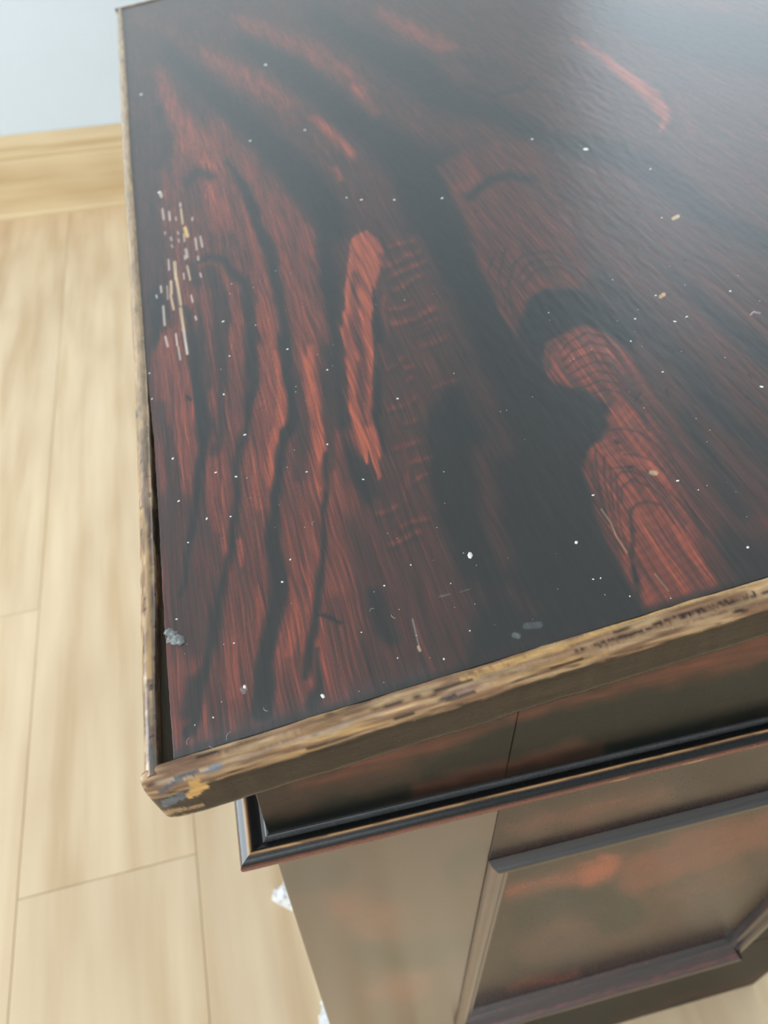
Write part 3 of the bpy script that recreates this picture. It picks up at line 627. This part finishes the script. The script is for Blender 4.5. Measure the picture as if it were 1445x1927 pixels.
# ---- case: boards of the near side, painted the same way
def body_paint(px, u, z, base):
    w1 = fbm(px[:, 0] / 60, px[:, 1] / 40, 2) - .5; w2 = fbm(px[:, 0] / 60 + 30, px[:, 1] / 40, 2) - .5
    q = px + np.stack([w1 * 30, w2 * 24], 1)
    t = np.full(len(px), base)
    def S_(v, soft, *pts):
        nonlocal t
        m_ = stroke_mask(q, pts, soft); t = t * (1 - m_) + v * m_
    # frieze
    S_(.55, 40, (560, 1480, 10), (700, 1435, 18), (830, 1395, 18), (930, 1370, 10))
    S_(.10, 40, (800, 1450, 14), (930, 1405, 26), (1050, 1370, 36), (1180, 1340, 36), (1300, 1330, 30))
    S_(.07, 30, (490, 1560, 14), (620, 1530, 18), (760, 1490, 14))  # dark strip above the groove: contact shade put into the colour
    S_(.44, 24, (780, 1485, 6), (900, 1450, 9), (1010, 1425, 10), (1090, 1395, 10))
    S_(.55, 36, (960, 1350, 8), (1100, 1310, 12), (1250, 1270, 18), (1445, 1215, 26))
    S_(.06, 34, (1250, 1330, 18), (1445, 1275, 22)); S_(.04, 24, (1150, 1405, 10), (1300, 1370, 12), (1445, 1325, 14))  # last stroke paints the contact shade along the groove in black
    # stile below the moulding
    S_(.58, 60, (640, 1700, 30), (720, 1740, 50), (700, 1770, 30)); S_(.60, 50, (700, 1870, 20), (780, 1850, 40))
    S_(.12, 50, (560, 1650, 20), (640, 1640, 20)); S_(.14, 40, (680, 1800, 20), (760, 1800, 24), (860, 1780, 16)); S_(.14, 50, (860, 1640, 20), (900, 1600, 16))
    # rail and recessed panel
    S_(.55, 40, (960, 1560, 14), (1100, 1530, 20), (1250, 1490, 16)); S_(.30, 30, (1280, 1460, 20), (1420, 1440, 20))
    S_(.66, 40, (960, 1680, 16), (1040, 1660, 14), (1130, 1640, 28), (1160, 1620, 20)); S_(.80, 30, (1110, 1645, 14), (1150, 1625, 16))
    S_(.60, 40, (1180, 1660, 24), (1280, 1610, 30), (1360, 1620, 20)); S_(.52, 40, (1180, 1690, 20), (1220, 1700, 14))
    S_(.10, 36, (980, 1730, 10), (1060, 1690, 18), (1140, 1690, 18), (1190, 1730, 14)); S_(.55, 40, (980, 1780, 14), (1060, 1745, 14), (1110, 1750, 10))
    S_(.12, 40, (970, 1820, 14), (1060, 1790, 18)); S_(.10, 40, (1270, 1710, 20), (1290, 1730, 16))
    S_(.58, 26, (960, 1860, 8), (1080, 1830, 10))
    S_(.60, 50, (1210, 1640, 40), (1330, 1590, 40), (1445, 1560, 40)); S_(.50, 40, (1250, 1690, 24), (1380, 1650, 24))
    S_(.45, 40, (1000, 1800, 20), (1150, 1760, 24), (1300, 1720, 20)); S_(.10, 30, (1140, 1735, 20), (1190, 1720, 20))
    S_(.40, 22, (1150, 1925, 5), (1300, 1875, 7), (1445, 1832, 7))
    t = t + .16 * (fbm(u * 6, z * 60, 3) - .5) + .03 * (fbm(u * 20, z * 240, 2) - .5)
    col = ramp(t) * (1 + .7 * sstep((t - .3) / .4))[:, None] * np.array([1.0, 1.12, 1.0])
    # wear specks
    for x, y, r in ((648, 1752, 4), (600, 1825, 4), (1160, 1655, 2)):
        mm = (stroke_mask(px, [(x, y, r)], 3) * .7)[:, None]; col = col * (1 - mm) + np.array([.02, .014, .01]) * mm
    return col
def board(name, u0, u1, z0, ztop, v0, depth, base, nu=90, nz=200, soft=.0028, label=None, mat=None):
    """board with an eased front face; ztop is a number or a function of u"""
    uu = np.r_[u0, u0 + soft * .3, u0 + soft, np.linspace(u0 + soft * 1.5, u1 - soft * 1.5, nu), u1 - soft, u1 - soft * .3, u1]
    top = np.array([ztop(x) if callable(ztop) else ztop for x in uu])
    sz = np.r_[0, .002, .006, np.linspace(.01, .99, nz), .994, .998, 1]
    U = np.repeat(uu[None], len(sz), 0); Z = top[None] + sz[:, None] * (z0 - top)[None]
    ed = np.minimum(np.minimum(U - u0, u1 - U), np.minimum(top[None] - Z, Z - z0)) / soft
    Vv = v0 - soft * .8 * (1 - np.sqrt(np.clip(1 - (1 - np.clip(ed, 0, 1)) ** 2, 0, 1)))
    W = bodw(U.ravel(), Vv.ravel(), Z.ravel())
    col = body_paint(to_px(W), U.ravel(), Z.ravel(), base)
    nr, nc = len(sz), len(uu)
    F = grid_faces(nr, nc, flip=True).tolist()
    o = len(W)
    bk = bodw([u0, u1, u1, u0], v0 - depth, [top[0], top[-1], z0, z0])
    c = [0, nc - 1, nr * nc - 1, (nr - 1) * nc]
    F += [tuple(range(nc)) + (o + 1, o), tuple(range((nr - 1) * nc, nr * nc))[::-1] + (o + 3, o + 2)]
    F += [tuple(range(0, nr * nc, nc))[::-1] + (o, o + 3), tuple(range(nc - 1, nr * nc, nc)) + (o + 2, o + 1), (o, o + 1, o + 2, o + 3)]
    W = np.concatenate([W, bk]); col = np.concatenate([col, np.repeat(np.array([[.02, .012, .009]]), 4, 0)])
    ob = part(name, W, F, mat or BODY_PAINT, color=col)
    me = ob.data
    sm = np.zeros(len(me.polygons), bool); sm[:(nr - 1) * (nc - 1)] = True
    me.polygons.foreach_set('use_smooth', sm)
    if label: ob['label'] = label
    return ob
UL, US, UR1, UR = -.105, .395, 1.745, 2.245
ZFL = -FH + .002
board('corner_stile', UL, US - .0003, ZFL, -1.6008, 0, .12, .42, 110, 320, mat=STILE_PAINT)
board('corner_stile', UL, US - .0003, -1.60, zlid, 0, .12, .33, 110, 110, mat=FRIEZE_PAINT)
board('corner_stile', UR1 + .0003, UR, -3.8997, zlid, 0, .12, .2, 30, 80, mat=RAIL_PAINT)
board('frieze_board', US + .0003, UR1 - .0003, -1.60, zlid, -.0006, .10, .30, 200, 110, mat=FRIEZE_PAINT)
board('top_rail', US + .0003, UR1 - .0003, -2.06, -1.6008, -.0012, .10, .34, 160, 60)
board('bottom_rail', US + .0003, UR, -5.097, -3.90, 0, .10, .16, 120, 160, soft=.02, mat=RAIL_PAINT)
board('side_panel', US - .03, UR1 + .03, -4.0, -1.98, -.03, .03, .33, 200, 200)

# waist moulding, mitred round the corner
WZ = -1.553
wprof = [(0, .004), (.0045, .002), (.006, -.004), (.008, -.010), (.014, -.009), (.022, -.004), (.0275, .0015), (.0298, .0022), (.0312, .0008), (.0350, -.0015), (.0400, -.0055), (.0445, -.0120), (.0470, -.0220), (.0465, -.036), (.0420, -.050), (.0350, -.060), (.020, -.064), (0, -.064)]
seg = np.r_[0, np.cumsum(np.hypot(*np.diff(np.array(wprof), axis=0).T))]
ms = 60; si = np.linspace(0, seg[-1], ms)
wp_ = np.stack([np.interp(si, seg, [p[0] for p in wprof]), np.interp(si, seg, [p[1] for p in wprof])], 1)
def wcol(l, mi, px, seed):
    si_ = np.repeat(wp_[None], len(l), 0)
    p, z = si_[..., 0].ravel(), si_[..., 1].ravel(); idx = np.tile(np.arange(ms), len(l)); ll = np.repeat(l, ms)
    f = fbm(ll * 12 + seed, p * 300, 3); g = fbm(ll * 40, p * 400 + z * 400, 2)
    top = (idx < ms * .5)
    col = np.repeat(np.array([[.008, .0075, .008]]), len(p), 0) * (.6 + .8 * g[:, None])
    ar = np.exp(-((p - .0296) / .0026) ** 2) * (z > -.004)
    wear = sstep((f - .34) / .16)
    a2 = (ar * (.45 + .55 * wear))[:, None]; col = col * (1 - a2) + np.array([.72, .40, .18]) * a2
    quirk_grey = np.exp(-((p - .006) / .002) ** 2) * (z > -.02) * (.4 + .6 * g); col = col * (1 - quirk_grey[:, None]) + np.array([.15, .15, .15]) * quirk_grey[:, None]  # grey line along the quirk at the groove
    low = sstep((-.0135 - z) / .007); red = np.array([.17, .045, .034]) * (.5 + g[:, None])
    col = col * (1 - low[:, None] * .9) + red * low[:, None] * .9
    ww = low * sstep((f - .58) / .08) * .7 * (z < -.028) * (z > -.05); col = col * (1 - ww[:, None]) + np.array([.5, .28, .12]) * ww[:, None]
    return col
def wmould(path_fn, l, name):
    W = np.concatenate([path_fn(x, wp_[:, 0], wp_[:, 1]) for x in l]); return W
lf = np.linspace(0, 1, 240)
def front_path(x, p, z): return bodw(UL - p * 1.35 + x * (UR + p - (UL - p * 1.35)), p, WZ + z)
def left_path(x, p, z): return bodw(UL - p * 1.35, p * (1 - x) + x * (-4.2 - p), WZ + z)
W = wmould(front_path, lf ** 1.0, ''); c1 = wcol(lf * 2.4, None, None, 2.)
mf = part('waist_moulding', W, grid_faces(240, ms, flip=False).tolist(), MOULD_PAINT, smooth=True, color=c1)
ll_ = np.linspace(0, 1, 120) ** 1.6
W = wmould(left_path, ll_, ''); c2 = wcol(ll_ * 4.2, None, None, 22.)
part('waist_moulding', W, grid_faces(120, ms, flip=True).tolist(), LEFT_PAINT, smooth=True, color=c2)
# little wax blob left in the corner of the mitre
# bolection moulding round the recessed panel: four mitred lengths
def bolection(kw, kp):
    return [(0, 0), (.003 * kw, .011 * kp), (.009 * kw, .021 * kp), (.018 * kw, .028 * kp), (.027 * kw, .030 * kp), (.036 * kw, .027 * kp), (.043 * kw, .019 * kp), (.047 * kw, .008 * kp), (.050 * kw, .002), (.056 * kw, .001), (.059 * kw, .004), (.063 * kw, .004), (.066 * kw, 0), (.074 * kw, -.029)]
ZT, ZB = -2.015, -3.945
def strip(name, side, kw, kp, label=None):
    pr = np.array(bolection(kw, kp)); sg = np.r_[0, np.cumsum(np.hypot(*np.diff(pr, axis=0).T))]
    mm = 40; si = np.linspace(0, sg[-1], mm); w = np.interp(si, sg, pr[:, 0]); v = np.interp(si, sg, pr[:, 1])
    n = 120; x = np.linspace(0, 1, n)[:, None]
    # mitre ends: neighbours have their own widths, so follow the inner rectangle
    kl = 1.0; kb = 1.5
    fw = w / w.max()
    iu0, iu1, iz0, iz1 = US + .074, UR1 - .074, ZT - .074, ZB + .074 * kb
    def rect(f): return US + f * (iu0 - US), UR1 + f * (iu1 - UR1), ZT + f * (iz0 - ZT), ZB + f * (iz1 - ZB)
    a0, a1, b0, b1 = rect(fw)
    if side == 'left': U, Z = np.repeat(a0[None], n, 0), b0[None] + x * (b1 - b0)[None]
    elif side == 'right': U, Z = np.repeat(a1[None], n, 0), b0[None] + x * (b1 - b0)[None]
    elif side == 'top': U, Z = a0[None] + x * (a1 - a0)[None], np.repeat(b0[None], n, 0)
    else: U, Z = a0[None] + x * (a1 - a0)[None], np.repeat(b1[None], n, 0)
    Vv = np.repeat(v[None], n, 0)
    W = bodw(U.ravel(), Vv.ravel(), Z.ravel())
    g = fbm(U.ravel() * 8 + Vv.ravel() * 200, Z.ravel() * 8, 3); h = fbm(U.ravel() * 30, Z.ravel() * 30 + 5, 2)
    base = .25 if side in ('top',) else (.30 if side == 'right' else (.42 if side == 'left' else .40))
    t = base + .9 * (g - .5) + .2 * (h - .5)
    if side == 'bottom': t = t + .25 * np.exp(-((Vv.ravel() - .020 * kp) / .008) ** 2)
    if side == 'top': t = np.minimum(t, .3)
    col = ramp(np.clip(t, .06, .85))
    fl = side in ('right', 'top')
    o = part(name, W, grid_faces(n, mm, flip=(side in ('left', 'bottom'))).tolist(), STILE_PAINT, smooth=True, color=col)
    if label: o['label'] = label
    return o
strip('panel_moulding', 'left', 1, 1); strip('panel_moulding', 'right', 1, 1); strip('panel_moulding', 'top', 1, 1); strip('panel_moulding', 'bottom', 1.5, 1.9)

# remaining faces of the case
def slab(name, u0, u1, v0, v1, z0, zt):
    t0, t1 = (zt(u0), zt(u1)) if callable(zt) else (zt, zt)
    V = bodw([u0, u1, u1, u0, u0, u1, u1, u0], [v0, v0, v1, v1] * 2, [z0] * 4 + [t0, t1, t1, t0])
    return part(name, V, [(0, 1, 2, 3), (7, 6, 5, 4), (4, 5, 1, 0), (5, 6, 2, 1), (6, 7, 3, 2), (7, 4, 0, 3)], DARKWOOD)
slab('front_panel', UL + .01, UL + .08, -.1205, -4.0795, -5.09, zlid)
slab('rear_panel', UR - .08, UR - .01, -.1205, -4.0795, -5.09, zlid)
slab('far_panel', US, UR1, -4.19, -4.10, -5.09, zlid)
slab('corner_stile', UL, US, -4.2, -4.08, ZFL, zlid); slab('corner_stile', UR1, UR, -4.2, -4.08, ZFL, zlid)
slab('bottom_board', UL + .081, UR - .081, -.1205, -4.0795, -4.9, -4.82)

# grey putty lump at the edge of the panel, dust and white flecks
def at_lid(x, y, n=0.0):
    """point of the lid surface seen at photograph position (x, y)"""
    w = MW @ np.array([x - CX, y - CY, FPX]); nn = np.array([-math.sin(AL), 0, math.cos(AL)])
    return w * (nn[2] * -1 / nn.dot(w)) * S + np.array([0, 0, H])
e_a = np.array([math.cos(AL), 0, math.sin(AL)]); e_b = np.array([0, 1., 0]); e_n = np.array([-math.sin(AL), 0, math.cos(AL)])
def blob(V, F, c, ra, rb, rn, ang=0, seg=7, rough=0.0, rr=random.Random(5)):
    o = len(V)
    ca, sa = math.cos(ang), math.sin(ang)
    V.append(c + e_n * rn)
    for ring, (k, h) in enumerate(((.65, .75), (1.0, .0))):
        for i in range(seg):
            th = 2 * math.pi * i / seg; q = 1 + rough * (rr.random() - .5)
            x, y = k * ra * q * math.cos(th), k * rb * q * math.sin(th)
            V.append(c + e_a * (x * ca - y * sa) + e_b * (x * sa + y * ca) + e_n * (rn * h * (1 + rough * (rr.random() - .5)) - .00003))
    for i in range(seg):
        j = (i + 1) % seg
        F.append((o, o + 1 + i, o + 1 + j)); F.append((o + 1 + i, o + 1 + seg + i, o + 1 + seg + j, o + 1 + j))
V, F = [], []
for x, y, r in ((318, 1190, 5), (322, 1202, 6), (332, 1203, 7), (340, 1207, 5), (326, 1195, 5), (335, 1199, 4)):
    blob(V, F, at_lid(x, y), r * .00025, r * .00022, .0011, 0, 10, .5)
pt = part('putty_lump', V, F, PUTTY, lid, smooth=True); pt['label'] = 'small grey lump of filler at the split beside the edge band'
V, F = [], []
flecks = [(884, 1045, 5), (1084, 1021, 4), (1116, 932, 2.4), (1103, 281, 4), (461, 818, 2.6), (325, 863, 2.8), (406, 889, 2.2), (336, 943, 2.6), (577, 888, 2), (616, 836, 2), (444, 897, 2.4), (389, 976, 2.8), (354, 1021, 2.2), (434, 972, 2.4), (546, 1053, 2), (531, 1095, 2.4), (723, 1102, 2.2), (607, 1310, 4), (460, 1292, 3), (748, 750, 2.4), (1116, 1090, 1.8), (1234, 556, 1.8), (1314, 922, 2), (1195, 600, 2), (1187, 642, 2), (1247, 700, 2), (1374, 548, 2.2), (1433, 728, 3), (1407, 1030, 3), (1275, 905, 2.8), (1292, 596, 2), (1270, 605, 2), (1402, 1110, 1.8), (683, 902, 1.8), (773, 1063, 1.8), (266, 178, 3), (500, 122, 2.4), (574, 245, 2.4), (652, 372, 2), (680, 376, 2), (742, 376, 2), (832, 373, 2.4), (471, 265, 2.4), (300, 362, 3), (1001, 262, 2), (1224, 318, 1.8), (420, 605, 2.6), (432, 670, 2.2), (481, 612, 1.8), (541, 657, 2), (616, 696, 2), (281, 702, 2), (286, 751, 2), (421, 742, 2), (1245, 410, 2), (848, 1098, 1.6), (884, 1187, 1.8), (680, 1190, 1.6), (835, 1240, 1.8), (748, 1238, 1.4), (440, 1210, 1.8), (332, 1165, 1.8), (401, 1350, 2), (1185, 1122, 1.8), (1130, 1088, 1.6)]
rr = random.Random(11)
for _ in range(120):
    x = rr.uniform(320, 1430); y = rr.uniform(500, 1380)
    if y < 1440 - .315 * (x - 325) - 18: flecks.append((x, y, rr.uniform(.5, 1.1)))
for x, y, r in flecks:
    c = at_lid(x, y); dist = np.linalg.norm(c - np.array([0, 0, H])); k = r * dist / FPX * .95
    blob(V, F, c, k, k * rr.uniform(.9, 1.8), k * .5, rr.uniform(0, 3), 6, .4)
# a few lint fibres
for x, y, L_, ang in ((355, 1395, 14, 1.2), (430, 1385, 16, 1.0), (500, 1335, 12, 2.2), (700, 1148, 10, .3), (740, 1160, 12, 2.0), (590, 985, 9, 1.0), (1418, 590, 10, .4), (400, 1405, 15, 2.6), (540, 1375, 12, 1.9)):
    c = at_lid(x, y); k = np.linalg.norm(c - np.array([0, 0, H])) / FPX
    d = (e_a * math.cos(ang) + e_b * math.sin(ang)) * L_ * k * .5; s_ = (e_a * -math.sin(ang) + e_b * math.cos(ang))
    mid = c + s_ * k * 2.5 + e_n * k * 1.5
    pts = [c - d + e_n * k * .4, mid - d * .4, mid + d * .4, c + d + e_n * k * .4]
    for p0, p1 in zip(pts[:-1], pts[1:]):
        o = len(V)
        for p in (p0, p1):
            V += [p + s_ * k * .22, p + e_n * k * .3, p - s_ * k * .22]
        F += [(o, o + 1, o + 4, o + 3), (o + 1, o + 2, o + 5, o + 4), (o + 2, o, o + 3, o + 5)]
dust = part('dust_flecks', np.array(V), F, FLECK, lid)
dust['kind'] = 'stuff'; dust['label'] = 'white flecks and lint of dust on the top'

# ------------------------------------------------------------------ crumpled bubble wrap on the floor beside the desk
def bubble_mat():
    mt, nt, N, L, P = new_mat('clear_bubble_plastic')
    P.inputs['Base Color'].default_value = (.93, .95, .96, 1); P.inputs['Roughness'].default_value = .18
    P.inputs['Transmission Weight'].default_value = .35; P.inputs['IOR'].default_value = 1.3
    P.inputs['Subsurface Weight'].default_value = 0
    return mt
BUB = bubble_mat()
nu, nv = 16, 64
uu, vv = np.meshgrid(np.linspace(0, 1, nu), np.linspace(0, 1, nv))
yy = .91 + vv * 1.04
wid = .07 + .20 * np.exp(-((yy - 1.765) / .10) ** 2) + .035 * np.exp(-((yy - 1.05) / .055) ** 2)
xx = -.112 - uu * wid * (1 + .25 * (fbm(yy * 9, uu * 3, 2) - .5))
hh = (.02 + .16 * np.sin(np.pi * np.clip(1 - uu, 0, 1) * .52) ** 1.0 * np.clip(wid * 4, .2, 1)) * (.8 + .5 * fbm(xx * 18, yy * 12, 2))
hh = np.where(uu > .97, .004, hh)
Vs = np.stack([xx * S, yy * S, hh * S], -1).reshape(-1, 3)
FB = grid_faces(nv, nu).tolist()
wrap = mesh_obj('bubble_wrap', Vs, FB, BUB, smooth=True)
wrap['label'] = 'crumpled strip of clear bubble wrap on the floor against the desk'; wrap['category'] = 'bubble wrap'
Vb, Fb = [], []
G = Vs.reshape(nv, nu, 3)
for iv in range(2, nv - 2, 2):
    for iu in range(1, nu - 1, 3):
        p = G[iv, (iu + (iv // 2 % 2)) % nu]; a_ = G[min(iv + 1, nv - 1), iu] - G[iv - 1, iu]; b_ = G[iv, min(iu + 1, nu - 1)] - G[iv, iu - 1]
        nm = np.cross(b_, a_); nm = nm / max(np.linalg.norm(nm), 1e-9); nm = nm if nm[2] > 0 else -nm
        a_ = a_ / max(np.linalg.norm(a_), 1e-9); b2 = np.cross(nm, a_)
        if np.linalg.norm(b_) < .0018: continue
        o = len(Vb); r = .0026; Vb.append(p + nm * .0022)
        for k_, h_ in ((.7, .0016), (1, -.0002)):
            for i in range(8):
                th = i * math.pi / 4; Vb.append(p + (a_ * math.cos(th) + b2 * math.sin(th)) * r * k_ + nm * h_)
        for i in range(8):
            j = (i + 1) % 8; Fb += [(o, o + 1 + i, o + 1 + j), (o + 1 + i, o + 9 + i, o + 9 + j, o + 1 + j)]
bo = mesh_obj('bubbles', np.array(Vb), Fb, BUB, wrap, smooth=True); bo['kind'] = 'stuff'
